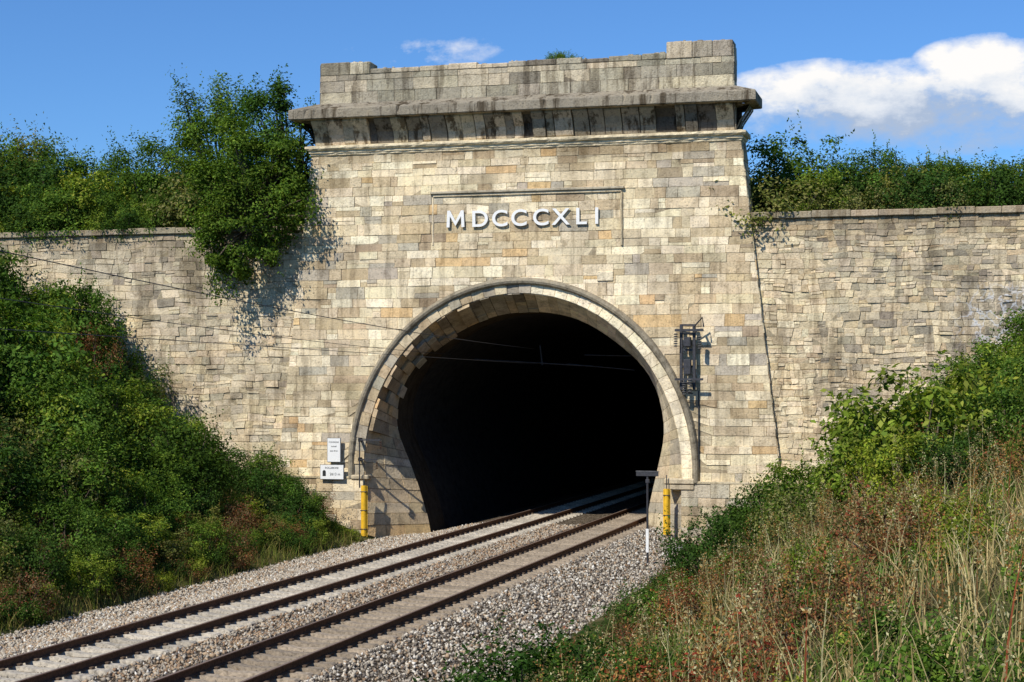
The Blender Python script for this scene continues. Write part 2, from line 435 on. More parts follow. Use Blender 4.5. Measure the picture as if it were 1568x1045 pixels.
def sweep(acc,hwb,prof,xn,col,yback=1.2,jit=.01,chips=0,jz=None):
    jz=jit if jz is None else jz
    xs=np.linspace(-1,1,xn)
    chip=[(R.uniform(.02,.07) if R.random()<chips else 0) for _ in xs]
    rows=[]
    for (o,z) in prof:
        row=[(-(hwb+o),yback,z)]
        for x,cp in zip(xs,chip):
            jj=jit*(1 if o>0 else .3)
            row.append((x*(hwb+o),-o+cp*(1 if (o>.5 and z>15.5) else 0)+R.uniform(-jj,jj),z+R.uniform(-jz,jz)-cp*.6*(1 if z>15.5 else 0)))
        row.append(((hwb+o),yback,z)); rows.append(row)
    m=len(rows[0]);vs=[v for r in rows for v in r]
    fs=[(i*m+j,i*m+j+1,(i+1)*m+j+1,(i+1)*m+j) for i in range(len(rows)-1) for j in range(m-1)]
    acc.add(vs,fs,col)
c=Acc()
sweep(c,8.25,[(0,13.92),(.05,13.95),(.07,14.02),(.10,14.03),(.11,14.12),(.18,14.14),(.23,14.2),(.23,14.28),(.02,14.33)],90,(.70,.62,.47),jit=.014,jz=.005)
c.build('string_course',M_ring,portal)
c=Acc()
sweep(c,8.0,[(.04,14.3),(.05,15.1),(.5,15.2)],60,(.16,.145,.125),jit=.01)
x=-8.1
while x<8.1:
    w=R.uniform(.28,.75); x1=min(8.15,x+w)
    o=R.uniform(-.07,.05); zb=14.5+R.uniform(-.14,.16)
    pf=[(.06,14.33),(.12+o*.5,zb-.05),(.18+o,zb+.12),(.38+o,14.95),(.58+o,15.16),(.58+o,15.24)]
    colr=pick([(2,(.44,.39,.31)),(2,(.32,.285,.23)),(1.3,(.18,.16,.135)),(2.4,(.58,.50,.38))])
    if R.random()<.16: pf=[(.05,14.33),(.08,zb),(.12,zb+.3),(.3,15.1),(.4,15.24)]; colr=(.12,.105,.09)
    gpx=R.choice([.006,.012,.03])
    vs=[];
    for o_,z in pf: vs+=[(x+gpx,-o_,z),(x1-gpx,-o_,z)]
    for o_,z in pf: vs+=[(x+gpx,0,z),(x1-gpx,0,z)]
    K=len(pf);fs=[(2*i,2*i+1,2*i+3,2*i+2) for i in range(K-1)]
    fs+=[(2*i,2*i+2,2*K+2*i+2,2*K+2*i) for i in range(K-1)]+[(2*i+1,2*i+3,2*K+2*i+3,2*K+2*i+1) for i in range(K-1)]
    c.add(vs,fs,colr); x=x1
for s in(-1,1):
    sx=lambda o:s*(8.02+o)
    pf=[(.06,14.33),(.16,14.5),(.22,14.65),(.42,14.95),(.56,15.16),(.56,15.24)]
    for y0,y1 in((-.1,.35),(.37,.85),(.87,1.2)):
        vs=[]
        for o_,z in pf: vs+=[(sx(o_),y0,z),(sx(o_),y1,z)]
        c.add(vs,[(2*i,2*i+1,2*i+3,2*i+2) for i in range(len(pf)-1)],(.25,.23,.19))
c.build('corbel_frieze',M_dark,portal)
c=Acc()
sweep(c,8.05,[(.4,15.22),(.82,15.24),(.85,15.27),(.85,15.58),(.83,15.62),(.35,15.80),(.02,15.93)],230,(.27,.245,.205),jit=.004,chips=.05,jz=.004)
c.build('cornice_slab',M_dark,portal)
c=Acc();pm=Acc()
pc=lambda x,z:pick([(3,(.37,.34,.28)),(2,(.28,.26,.215)),(1.8,(.50,.445,.35)),(.5,(.21,.19,.16))])
py=lambda a,b,d:(a,-d+.05,b)
def tz(x):
    if x<-5.9: return 17.5
    if x>5.55: return 17.62
    return 17.22+.035*math.sin(x*1.7)
def parsp(za,zb): return [(-7.95,-7.93,8.0,7.98)]
zz=[15.90,16.36,16.80,17.02]
masonry(c,pm,zz,parsp,py,.6,1.35,pc,dj=.015,inset=.010,jit=.008,mcol=(.25,.22,.18),split=0)
x=-7.93
while x<7.95:
    x1=min(7.98,x+R.uniform(.5,1.3)); 
    if x<-5.9<x1: x1=-5.9
    if x<5.55<x1: x1=5.55
    zt=tz((x+x1)/2)+R.uniform(-.025,.02)
    c.box(x+.004,x1-.004,.02+R.uniform(-.02,.015),.9,17.01,zt,pc(0,0),bev=.03)
    for k in range(3):
        u=R.uniform(x,x1-.2); c.box(u,u+R.uniform(.06,.2),.03+R.uniform(0,.3),.5,zt-.01,zt+R.uniform(.01,.05),pc(0,0),bev=.012)
    x=x1
for s,xx in((-1,-7.95),(1,8.0)):
    sd=lambda a,b,d,s=s,xx=xx:(xx+s*d,a,b)
    masonry(c,pm,zz+[17.45],lambda a,b:[(.05,.05,.95,.95)],sd,.4,.8,pc)
c.box(-7.9,7.95,.1,.93,15.9,17.0,(.25,.22,.18))
c.box(-8.15,8.15,.93,1.35,9.4,15.88,(.2,.18,.15))
c.build('parapet',M_par,portal);pm.build('parapet_mortar',M_par,portal)
c=Acc()
c.box(-3.45,4.0,-.14,.0,12.32,12.42,(.42,.38,.31),bev=.02)
c.box(-3.35,3.9,-.07,.0,12.22,12.315,(.62,.54,.41),bev=.01)
c.box(3.87,3.94,-.08,.0,10.25,12.21,(.44,.385,.29),bev=.01)
c.box(-3.4,-3.34,-.035,.0,10.4,12.21,(.64,.56,.43),bev=.01)
c.box(2.98,3.58,-.05,0,8.95,9.29,(.70,.63,.50),bev=.012)
c.build('inscription_frame',M_ring,portal)
for ch,x in zip('DCCCXLI',(-1.50,-.72,.02,.86,1.62,2.38,2.98)):
    cu=bpy.data.curves.new('inscription_letter','FONT'); cu.body=ch; cu.size=.86; cu.align_x='CENTER'; cu.extrude=.03; cu.offset=.010
    o=bpy.data.objects.new('inscription_letter_'+ch,cu); link(o,portal); o.location=(x,-.085,11.06); o.rotation_euler=(math.radians(90),0,0)
    o.scale=(1.08,1,1)
    cu.materials.append(M_white)
mx0,mz0,mh,mw,st=-2.80,11.055,.63,.70,.115
prf=[(0,0),(st,0),(st+.015,mh*.66),(mw/2,mh*.08),(mw-st-.015,mh*.66),(mw-st,0),(mw,0),(mw-.03,mh),(mw-.03-st*.9,mh),(mw/2,mh*.36),(.03+st*.9,mh),(.03,mh)]
me=Acc();tris=[(0,1,2,11),(2,10,11),(2,3,9,10),(3,4,8,9),(4,7,8),(4,5,6,7)]
fr=[(mx0+a,-.115,mz0+b) for a,b in prf];bk=[(a,-.05,b) for a,_,b in fr]
me.add(fr+bk,tris+[(i,(i+1)%12,12+(i+1)%12,12+i) for i in range(12)])
me.build('inscription_letter_M',M_white,portal)

# ------------------------------------------------------------------ retaining walls
WY=.2
def wing(name,s,x_in,x_det,x_far,palf,h0,h1,w0,w1):
    e=empty(name);a=Acc();m=Acc()
    def f(p,q,d):
        e_=min(1,max(0,(11.05-q)/.5)); return (p,-d+WY,q+(wob(p*1.6,q*1.6,.08)+wob(p*5,q*5,.03))*e_)
    lo,hi=(x_in,x_det) if s>0 else (x_det,x_in)
    masonry(a,m,courses(-1.5,11.1,h0,h1),lambda za,zb:[(lo,lo,hi,hi)],f,w0,w1,palf,dj=.022,inset=.012,jit=.012,d0=.015,mcol=(.36,.315,.235),slant=.04,split=.3,pw=1.5)
    lo2,hi2=(x_det,x_far) if s>0 else (x_far,x_det)
    m.add([(lo2,WY,-1.5),(hi2,WY,-1.5),(hi2,WY,11.1),(lo2,WY,11.1)],[(0,1,2,3)],(.33,.29,.22))
    x=lo
    while x<hi:
        x1=x+R.uniform(.8,1.5);z=11.1+R.uniform(-.01,.01)
        a.box(x+.004,x1-.004,WY-.14+R.uniform(-.02,.02),1.0,z,11.34+R.uniform(-.02,.02),pick([(2,(.46,.42,.345)),(1,(.58,.52,.42))]),bev=.025); x=x1
    a.box(lo2,hi2,WY-.14,1.0,11.1,11.34,(.40,.36,.29),bev=.02)
    a.build('wall_stones',M_rub,e);m.build('wall_mortar',M_rub,e);return e
def rcol(x,z):
    n=noise.noise(Vector((x*.3,z*.3,4.4)))-(x-12.5)*.08+.25*noise.noise(Vector((x,z,1)))
    if x<10.9+.2*z*.1: n+=.5
    if n>.1: return pick([(3,(.62,.53,.39)),(2,CREAM2),(1,TAN),(2.5,CREAM)])
    return pick([(3,(.46,.405,.315)),(2,(.38,.335,.265)),(1,TAN),(3,CREAM2),(.8,(.27,.24,.20))])
def lcol(x,z):
    n=noise.noise(Vector((x*.25,z*.25,2.4)))
    if n>.0: return pick([(3,(.54,.475,.37)),(3,CREAM2),(1,(.43,.385,.31))])
    return pick([(3,(.46,.405,.32)),(1.5,(.38,.34,.275)),(2,(.54,.475,.37)),(.4,(.28,.25,.21))])
wing('retaining_wall',-1,-8.2,-30,-90,lcol,.22,.36,.25,.85)
wing('retaining_wall',1,8.2,25,90,rcol,.17,.32,.16,.65)

# ------------------------------------------------------------------ terrain
def sst(t): t=np.clip(t,0,1);return t*t*(3-2*t)
def gz(x,y):
    x=np.asarray(x,float);y=np.asarray(y,float)
    t=sst((y+50)/42)
    near=np.interp(x,[6.5,8.6,9.9,11,12.3,13.5,15,16.5,20,40,100],[-.77,-.75,-.25,.6,1.45,2.2,2.9,3.3,3.6,5,8])
    far=np.interp(x,[6.5,7.2,9.5,12,14.4,18,25,40,100],[-.77,-.65,.25,1.5,3.1,5.0,8,10,12])
    r=near*(1-t)+far*t
    l=np.interp(x,[-100,-40,-26,-20,-16,-12,-8,-5.6],[12,11,9.6,7.0,4.7,2.2,.1,-.77])
    z=np.where(x>0,r,l)
    z=np.where((x>-5.6)&(x<6.5),-.77,z)
    out=np.clip((np.abs(x-.5)-7.6)/1.5,.0,1)
    nz=.18*np.sin(x*.9+y*.35)*np.cos(y*.6-x*.4)+.1*np.sin(x*2.3+1)*np.sin(y*1.9)
    return z+nz*out
def grid(name,xs,ys,zf,mat):
    X,Y=np.meshgrid(xs,ys);Z=zf(X,Y)
    V=np.stack([X,Y,Z],-1).reshape(-1,3);nx,ny=len(xs),len(ys)
    i=(np.arange(ny-1)[:,None]*nx+np.arange(nx-1)[None,:]).ravel()
    F=np.stack([i,i+1,i+nx+1,i+nx],-1)
    return mesh_np(name,V,F,None,mat,smooth=True)
xs=np.r_[-600,-300,-150,-90,-60,np.arange(-45,45,.4),60,90,150,300,600]
ys=np.r_[-600,-300,-150,-100,np.arange(-75,.1,.5),.18]
grid('ground',xs,ys,gz,M_ground)
def hz(x,y):
    base=11.15+np.clip((y-1)*.10,0,1.2)+.2*np.sin(x*.5+y*.3)*np.clip(y-1,0,1)
    left=np.clip((-x-10)*.04,0,.9)*np.clip((y-1)/4,0,1)
    mid=np.clip((7.6-np.abs(x)),0,1)
    return base+left+2.0*mid*np.clip((y-1.4)/2,0,1)
grid('hill',xs,np.r_[.95,np.arange(1.5,30,1),40,60,100,200,400,800],hz,M_hill)

T1,T2=-.42,3.33
def bz(x,y=0):
    return np.interp(x,[-6.2,-4.0,-2.3,-1.75,-1.65,.81,.9,1.45,2.0,2.1,4.56,4.7,5.2,6.6,8.6,9.2],[-.80,-.66,-.27,-.2,-.265,-.265,-.2,-.24,-.2,-.265,-.265,-.2,-.28,-.62,-.70,-.85])
bxs=np.arange(-6.2,9.21,.1);bys=np.r_[np.arange(-110,2,.5),2,10,30,79.5]
def bzg(X,Y):
    z=bz(X)+.015*np.sin(X*3+Y)*np.sin(Y*2.1-X)
    return np.where(Y>1.9,np.maximum(z,-.7),z)
grid('ballast',bxs,bys,bzg,M_ballast)
n=110000
yy=-50+ (51.5)*rng.random(n)
xx=rng.uniform(-5.9,8.9,n)
keep=~((np.abs(xx)>5.9)&(yy>-.2)) 
xx,yy=xx[keep],yy[keep]
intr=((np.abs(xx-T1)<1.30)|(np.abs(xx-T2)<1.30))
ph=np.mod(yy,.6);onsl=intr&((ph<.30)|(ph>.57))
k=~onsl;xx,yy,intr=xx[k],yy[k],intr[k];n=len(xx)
oct_=np.array([[1,0,0],[-1,0,0],[0,1,0],[0,-1,0],[0,0,1],[0,0,-1]],float)
tri=np.array([[0,2,4],[2,1,4],[1,3,4],[3,0,4],[2,0,5],[1,2,5],[3,1,5],[0,3,5]])
sz=rng.uniform(.020,.058,n)*np.where(intr,.7,1)
P=oct_[None]*sz[:,None,None]*rng.uniform(.6,1.3,(n,6,1))+rng.normal(0,.010,(n,6,3))
an=rng.uniform(0,6.28,n);ca,sa=np.cos(an),np.sin(an)
Px=P[...,0]*ca[:,None]-P[...,1]*sa[:,None];Py=P[...,0]*sa[:,None]+P[...,1]*ca[:,None]
ti=rng.uniform(-.7,.7,n);ct,st_=np.cos(ti),np.sin(ti)
Pz=P[...,2]*ct[:,None]-Px*st_[:,None];Px=Px*ct[:,None]+P[...,2]*st_[:,None]
zc=bz(xx)+rng.uniform(-.005,.03,n)*np.where(intr,.2,1)
V_=np.stack([Px+xx[:,None],Py+yy[:,None],Pz+zc[:,None]],-1).reshape(-1,3)
F_=(tri[None]+6*np.arange(n)[:,None,None]).reshape(-1,3)
pal=np.array([[.40,.345,.265],[.52,.46,.365],[.27,.23,.18],[.15,.13,.11],[.38,.275,.175],[.64,.60,.52],[.26,.17,.105]])
wR=np.array([.2,.17,.2,.19,.10,.09,.05]);wI=np.array([.22,.05,.17,.08,.28,.02,.18]);wL=np.array([.28,.23,.12,.04,.22,.05,.06])
ci=np.where(xx>4.7,rng.choice(7,n,p=wR),np.where(xx>-1.7,rng.choice(7,n,p=wI),rng.choice(7,n,p=wL)))
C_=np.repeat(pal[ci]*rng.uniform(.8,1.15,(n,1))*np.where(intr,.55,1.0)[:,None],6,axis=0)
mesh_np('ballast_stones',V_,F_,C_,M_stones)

# ------------------------------------------------------------------ tracks
for tc,cc in((T1,(.50,.44,.345)),(T2,(.35,.28,.20))):
    e=empty('railway_track')
    sl=Acc();yk=-108.0
    while yk<60:
        y0=yk+.02;y1=yk+.265
        kk=R.uniform(.75,1.12);col=tuple(x*kk for x in cc)
        hwid=1.24;zt=-.166+R.uniform(-.004,.002)
        segs=[(-hwid,zt-.03),(-hwid+.05,zt),(-.42,zt),(-.3,zt-.03),(.3,zt-.03),(.42,zt),(hwid-.05,zt),(hwid,zt-.03)]
        vs=[];
        for sx_,z in segs:
            vs+=[(tc+sx_,y0-.03,-.4),(tc+sx_,y0+.01,z),(tc+sx_,y1-.01,z),(tc+sx_,y1+.03,-.4)]
        fs=[]
        for i in range(len(segs)-1):
            for j in range(3): fs.append((i*4+j,i*4+j+1,(i+1)*4+j+1,(i+1)*4+j))
        fs+=[(0,1,2,3),(28,29,30,31)]
        sl.add(vs,fs,col)
        for r in(-.7535,.7535):
            for s in(-1,1):
                xc=tc+r+s*.115
                sl.box(xc-.04,xc+.04,y0+.07,y1-.06,zt+.001,zt+.04,(.11,.075,.05),bev=.008)
        yk+=.6
    sl.build('sleepers',M_conc,e)
    for r in(-.7535,.7535):
        prf=[(-.07,-.160),(-.07,-.150),(-.012,-.14),(-.009,-.045),(-.036,-.034),(-.036,-.008),(-.028,0.0),(.028,0.0),(.036,-.008),(.036,-.034),(.009,-.045),(.012,-.14),(.07,-.150),(.07,-.160)]
        ra=Acc();K=len(prf)
        vs=[(tc+r+a,yv,b) for yv in(-110,79) for a,b in prf]
        for i in range(K):
            j=(i+1)%K; ra.add([vs[i],vs[j],vs[K+j],vs[K+i]],[(0,1,2,3)],(1,1,1),1 if i==6 else 0)
        ra.build('rail',[M_rust,M_railtop],e)

# ------------------------------------------------------------------ fittings
def cable_guard(x,y,z0,z1):
    a=Acc();w=.10;n=7
    vs=[];
    for z in(z0,z1):
        for i in range(n): 
            t=math.pi*i/(n-1); vs.append((x-w*math.cos(t),y-w*1.1*math.sin(t),z))
    fs=[(i,i+1,n+i+1,n+i) for i in range(n-1)]+[tuple(range(n,2*n))]
    a.add(vs,fs,(1,1,1),0)
    a.box(x-w-.03,x+w+.03,y,y+.03,z0-.05,z1-.02,(1,1,1),0,bev=.008)
    for z in(z0+.25,(z0+z1)/2,z1-.25): a.box(x-w-.02,x+w+.02,y-w*1.16,y+.002,z,z+.03,(1,1,1),1,bev=.006)
    a.tube([(x,y-.03,z1),(x,y-.03,z1+.35),(x,y-.01,z1+.5)],.018,8,mi=1)
    a.build('cable_guard',[M_yellow,M_dsteel])
cable_guard(-5.98,-.42,-.62,1.30)
cable_guard(5.62,-.3,-.6,1.35)
def sign_board(name,x,z,w,h,lines,picto=False,y=-.22):
    e=empty(name);a=Acc()
    a.box(x-w/2,x+w/2,y-.015,y+.01,z-h/2,z+h/2,(1,1,1),0,bev=.005)
    a.box(x-w/2-.02,x+w/2+.02,y+.012,y+.03,z-h/2-.02,z+h/2+.02,(1,1,1),1)
    for sx in(-w*.3,w*.3): a.box(x+sx-.02,x+sx+.02,y+.03,.0,z-.03,z+.03,(1,1,1),1)
    if picto:
        a.box(x-w*.40,x-w*.26,y-.02,y-.016,z-h*.28,z+h*.02,(1,1,1),2)
        a.tube([(x-w*.33,y-.016,z+h*.02),(x-w*.33,y-.021,z+h*.02)],w*.07,14,mi=2)
    a.build('board',[M_white,M_steel,M_black],e)
    for t,sx,sz,s in lines:
        cu=bpy.data.curves.new('sign_text','FONT');cu.body=t;cu.size=s;cu.extrude=.002;cu.align_x='CENTER'
        o=bpy.data.objects.new('text',cu);link(o,e);o.location=(x+sx,y-.019,z+sz);o.rotation_euler=(math.radians(90),0,0);cu.materials.append(M_black)
sign_board('notice_board',-7.28,2.62,.52,.9,[('CONSIGNE',0,.28,.08),('tunnel',0,.12,.09),('quai droit',0,-.05,.08)])
sign_board('tunnel_name_sign',-7.33,1.78,.94,.54,[('ROLLEBOISE',.0,.13,.10),('2613 m',.13,-.12,.14)],True,y=-.3)
a=Acc();mx,my=6.35,-8.1
a.tube([(mx,my,-.8),(mx,my,2.25)],.035,10,mi=1)
a.box(mx-.36,mx+.36,my-.05,my-.02,2.22,2.36,(1,1,1),1,bev=.006)
a.box(mx-.37,mx+.37,my-.06,my-.01,2.362,2.385,(1,1,1),2,bev=.004)
a.box(mx-.06,mx+.06,my-.045,my+.045,2.0,2.12,(1,1,1),1,bev=.01)
a.box(mx-.045,mx+.045,my-.05,my-.036,-.2,.55,(1,1,1),0)
a.tube([(mx,my,-.8),(mx,my,-.55)],.09,10,mi=0)
a.build('marker_post',[M_white,M_dsteel,M_steel])
a=Acc();a.box(5.6,6.7,-3.6,-2.7,-.72,-.5,(.48,.46,.42),bev=.03);a.box(5.2,5.65,-2.6,-2.1,-.72,-.55,(.6,.58,.52),bev=.03)
a.build('cable_trough_cover',M_conc)
e=empty('catenary_anchor_bracket');a=Acc()
for x in(6.15,6.62):
    a.box(x-.055,x+.055,-.32,-.22,4.95,7.3,(1,1,1),0,bev=.008)
for z in(5.15,5.75,6.35,6.95,7.25): a.box(6.1,6.67,-.30,-.26,z,z+.07,(1,1,1),0)
for z in(5.2,7.1):
    for x in(6.15,6.62): a.box(x-.03,x+.03,-.22,0,z,z+.06,(1,1,1),0)
a.box(5.95,6.98,-.52,-.44,7.05,7.14,(1,1,1),0);a.box(5.95,6.98,-.52,-.46,5.28,5.36,(1,1,1),0)
for x in(6.0,6.93): a.box(x-.03,x+.03,-.5,-.22,7.06,7.12,(1,1,1),0)
a.tube([(6.62,-.4,7.2),(6.95,-.5,7.55),(7.0,-.5,7.2)],.03,6)
a.tube([(6.2,-.4,5.3),(6.35,-.45,4.85),(6.6,-.42,4.8)],.03,6)
a.box(6.25,6.52,-.46,-.24,5.5,6.05,(1,1,1),0,bev=.02)
a.box(6.25,6.52,-.46,-.24,6.5,6.85,(1,1,1),0,bev=.02)
for x,z0 in((6.28,4.75),(6.5,4.85),(5.98,6.5),(6.85,6.4)):
    for k in range(6): a.tube([(x,-.48,z0+k*.085),(x,-.48,z0+k*.085+.03),(x,-.48,z0+k*.085+.06)],[.045,.085,.03],10,mi=1)
a.tube([(6.75,-.06,4.9),(6.75,-.06,1.7)],.025,6)
a.build('rack',[M_dsteel,M_steel],e)
e=empty('feeder_bracket');a=Acc()
for z,l in((3.0,.9),(2.25,.75)):
    a.box(-6.25,-6.25+l,-.36,-.30,z,z+.05,(1,1,1),0)
    for k in range(5): a.tube([(-6.25+l,-.33,z-.05-k*.06),(-6.25+l,-.33,z-.08-k*.06)],[.06,.03],8,mi=1)
    a.box(-6.25,-6.19,-.36,0,z-.05,z+.1,(1,1,1),0)
a.tube([(-6.2,-.33,3.1),(-6.2,-.33,1.2)],.025,6)
a.build('bracket',[M_dsteel,M_ceram],e)
e=empty('overhead_wires');a=Acc()
def wire(p,q,sag,r=.011,n=24):
    P=[]
    for i in range(n+1):
        t=i/n;v=Vector(p).lerp(Vector(q),t);v.z-=4*sag*t*(1-t);P.append(v)
    a.tube(P,r,5,cap=False)
wire((-.42,-60,8.9),(-.42,4,6.55),.5);wire((-.42,-60,6.2),(-.42,4,5.95),.0,.008)
wire((-1.6,-60,8.0),(-3.9,4,6.35),.4,.009)
wire((3.33,4,6.5),(3.33,60,6.2),.1)
a.tube([(-2.9,4,6.15),(2.0,4,5.85)],.025,6);a.tube([(-.2,4,6.7),(-.1,4,5.9)],.03,6);a.tube([(.9,4,5.95),(3.6,4,5.7)],.02,6);a.tube([(1.6,4,6.3),(3.5,4,6.25)],.02,6)
a.build('wires',M_dsteel,e)

# ------------------------------------------------------------------ vegetation
def leaf_quads(P,Nrm,size,asp=.5):
    n=len(P);T=rng.normal(size=(n,3));T-=np.sum(T*Nrm,1,keepdims=True)*Nrm
    T/=np.linalg.norm(T,axis=1,keepdims=True)+1e-9
    B=np.cross(Nrm,T);s=size[:,None]
    a=P;c=P+T*s-Nrm*s*.12;m=P+T*s*.45+Nrm*s*.08
    b=m+B*s*asp*.5;d=m-B*s*asp*.5
    V=np.stack([a,b,c,d],1).reshape(-1,3)
    F=np.arange(4*n).reshape(-1,4);return V,F
GRN=np.array([[.075,.14,.022],[.105,.18,.03],[.055,.105,.02],[.14,.205,.035],[.09,.15,.03]])
YG=np.array([[.15,.21,.025],[.20,.25,.035],[.10,.15,.025],[.25,.27,.05]])
DK=np.array([[.045,.09,.018],[.062,.115,.024],[.038,.07,.018]])
RD=np.array([[.16,.085,.045],[.21,.13,.07],[.11,.10,.04],[.20,.06,.035]])
RED=np.array([[.28,.05,.03],[.22,.05,.03],[.32,.11,.05],[.14,.10,.04]])
OL=np.array([[.14,.155,.04],[.18,.18,.055],[.10,.125,.04],[.22,.20,.08]])
def leafcols(n,pal,clump=None):
    c=pal[rng.choice(len(pal),n)]*rng.uniform(.7,1.3,(n,1))
    if clump is not None: c=c*clump[:,None]
    return np.repeat(c,4,axis=0)
def cloud(centers,radii,npc,size,pal=GRN,asp=.6,up=.5,rnd=.8,flat=.8,mid=None):
    m=len(centers);idx=np.repeat(np.arange(m),npc);n=len(idx)
    d=rng.normal(size=(n,3));d/=np.linalg.norm(d,axis=1,keepdims=True)
    r=rng.random(n)**.45
    off=d*(r*radii[idx])[:,None];off[:,2]*=flat
    P=centers[idx]+off
    if mid is None: mid=centers.mean(0)
    o=P-mid;o/=np.linalg.norm(o,axis=1,keepdims=True)+1e-9
    Nn=o*.5+d*.5+np.array([0,0,up])+rng.normal(size=(n,3))*rnd*.6
    Nn/=np.linalg.norm(Nn,axis=1,keepdims=True)
    V,F=leaf_quads(P,Nn,rng.uniform(.7,1.3,n)*size,asp)
    cl=rng.uniform(.62,1.38,m)[idx]
    return V,F,leafcols(n,pal,cl)
def stems(a,tips,base,r0,spread=.1):
    for t in tips:
        b=Vector(base)+Vector((R.uniform(-spread,spread),R.uniform(-spread,spread),0));t=Vector(t)
        m=b.lerp(t,.5)+Vector((R.uniform(-.15,.15),R.uniform(-.15,.15),.1))*(t-b).length*.5
        a.tube([b,b.lerp(m,.6),m,m.lerp(t,.55),t],[r0,r0*.8,r0*.6,r0*.4,r0*.15],4,cap=False)
def combine(name,V,F,C,a,parent=None,do_link=True):
    sv=np.array(a.v) if a.v else np.zeros((0,3));sf=[f for f in a.f if len(f)==4]
    nV=len(V);VV=np.vstack([V,sv]);FF=np.vstack([F,np.array(sf,dtype=int).reshape(-1,4)+nV]);CC=np.vstack([C,np.ones((len(sv),3))*.3])
    mi=np.r_[np.zeros(len(F)),np.ones(len(sf))]
    return mesh_np(name,VV,FF,CC,[M_leaf,M_bark],mi,parent,do_link)
def bush_mesh(name,Rx,H,ncl,npc,size,pal=GRN,clr=.28):
    C=[]
    while len(C)<ncl:
        p=rng.uniform(-1,1,3);p[2]=rng.random()
        rr=math.sqrt(p[0]**2+p[1]**2+((p[2]-.45)/.58)**2)
        lim=1+.25*math.sin(3*math.atan2(p[1],p[0]))*p[2]
        if rr<lim and (rr>.55 or rng.random()<.25): C.append([p[0]*Rx,p[1]*Rx,p[2]*H])
    C=np.array(C);rad=rng.uniform(.6,1.3,ncl)*clr*min(Rx,H)
    V,F,Cc=cloud(C,rad,npc,size,pal,mid=np.array([0,0,H*.35]))
    k=ncl*2;dirs=rng.normal(size=(k,3));dirs[:,2]=np.abs(dirs[:,2]);dirs/=np.linalg.norm(dirs,axis=1,keepdims=True)
    start=C[rng.integers(0,ncl,k)]
    pts=np.vstack([start+dirs*(clr*min(Rx,H)*(.7+.14*j)) for j in range(8)])
    nn=rng.normal(size=pts.shape)+np.array([0,0,.6]);nn/=np.linalg.norm(nn,axis=1,keepdims=True)
    V2,F2=leaf_quads(pts+rng.normal(0,.02*Rx,pts.shape),nn,rng.uniform(.7,1.2,len(pts))*size,.5)
    C2=leafcols(len(pts),pal)*1.15
    V=np.vstack([V,V2]);F=np.vstack([F,F2+len(F)*4]);Cc=np.vstack([Cc,C2])
    a=Acc();stems(a,[C[i] for i in range(0,ncl,3)],(0,0,-.3),.02+.012*H,.15*Rx)
    return combine(name,V,F,Cc,a,do_link=False)
bm={'g1':bush_mesh('shrub_a',1.5,2.4,55,85,.11),
    'g2':bush_mesh('shrub_b',1.7,2.0,60,80,.11,DK),
    'g3':bush_mesh('shrub_c',1.3,2.0,48,85,.105,YG),
    'g4':bush_mesh('shrub_d',1.5,1.6,50,80,.10,OL),
    'g5':bush_mesh('shrub_e',1.6,2.8,60,90,.11),
    'g6':bush_mesh('shrub_k',1.2,1.9,44,60,.14,YG,.3),
    'r1':bush_mesh('shrub_f',1.2,1.3,40,55,.07,RD),
    'r2':bush_mesh('shrub_i',.7,.8,26,50,.05,RED,.34),
    's1':bush_mesh('shrub_g',.8,.9,28,70,.075,YG,.34),
    's2':bush_mesh('shrub_h',.8,.8,28,70,.075,GRN,.34),
    's3':bush_mesh('shrub_j',.8,.8,28,80,.07,DK,.34)}
def put(parent,key,x,y,z,s=1.0,sz=None):
    o=bpy.data.objects.new('shrub_part',bm[key]);link(o,parent);o.location=(x,y,z)
    o.rotation_euler=(R.uniform(-.12,.12),R.uniform(-.12,.12),R.uniform(0,6.28));o.scale=(s*R.uniform(.85,1.15),s*R.uniform(.85,1.15),sz or s*R.uniform(.85,1.2))
def G(x,y): return float(gz(x,y))
thl=empty('shrub_thicket')
for i in range(195):
    x=-R.uniform(6.5,22);y=-R.uniform(.8,36)
    d=-x-6
    s=min(1.4,.45+d*.13)*R.uniform(.65,1.15)
    if y>-6: s=min(s,.35+max(0,-x-9.5)*.11)
    if y<-30: s=min(s,.9)
    keys=['g1','g2','g3','g5','g1','g2','g4'] if d>3.5 else ['g1','g2','g4','r1','g2','g1','r1']
    if R.random()<.08: keys=['r1']
    put(thl,R.choice(keys),x,y,G(x,y)-.15,s)
for i in range(80):
    x=-R.uniform(6.4,10);y=-R.uniform(2.5,32)
    put(thl,R.choice(['g2','g1','g3','g4','r1','s2']),x,y,G(x,y)-.15,R.uniform(.4,.7)*(1.1 if x<-7.5 else .8))
for i in range(130):
    y=-R.uniform(.6,38);x=-R.uniform(5.9,8.0)
    if y>-1.5 and x>-7: continue
    put(thl,R.choice(['s1','s2','r1','s2','s3']),x,y,G(x,y)-.12,R.uniform(.4,.85))
put(thl,'r1',-15.5,-4,5.2,1.1,1.5)
for x,y,s in((-8.6,-1.6,.6),(-9.6,-1.4,.7),(-8.2,-3.2,.55),(-10.6,-1.6,.75),(-9.2,-3.4,.65)): put(thl,R.choice(['g1','g2']),x,y,G(x,y)-.15,s)
tl=empty('hedge')
for i in range(70):
    x=-R.uniform(9.3,28);y=R.uniform(1.4,7)
    put(tl,R.choice(['g1','g2','g5','g3','g4','g2']),x,y,float(hz(x,y))-.3,R.uniform(.85,1.4))
for i in range(22):
    x=-R.uniform(13,27);put(tl,R.choice(['g1','s2','g3','g2']),x,.9,10.9,R.uniform(.45,.75))
tr=empty('hedge')
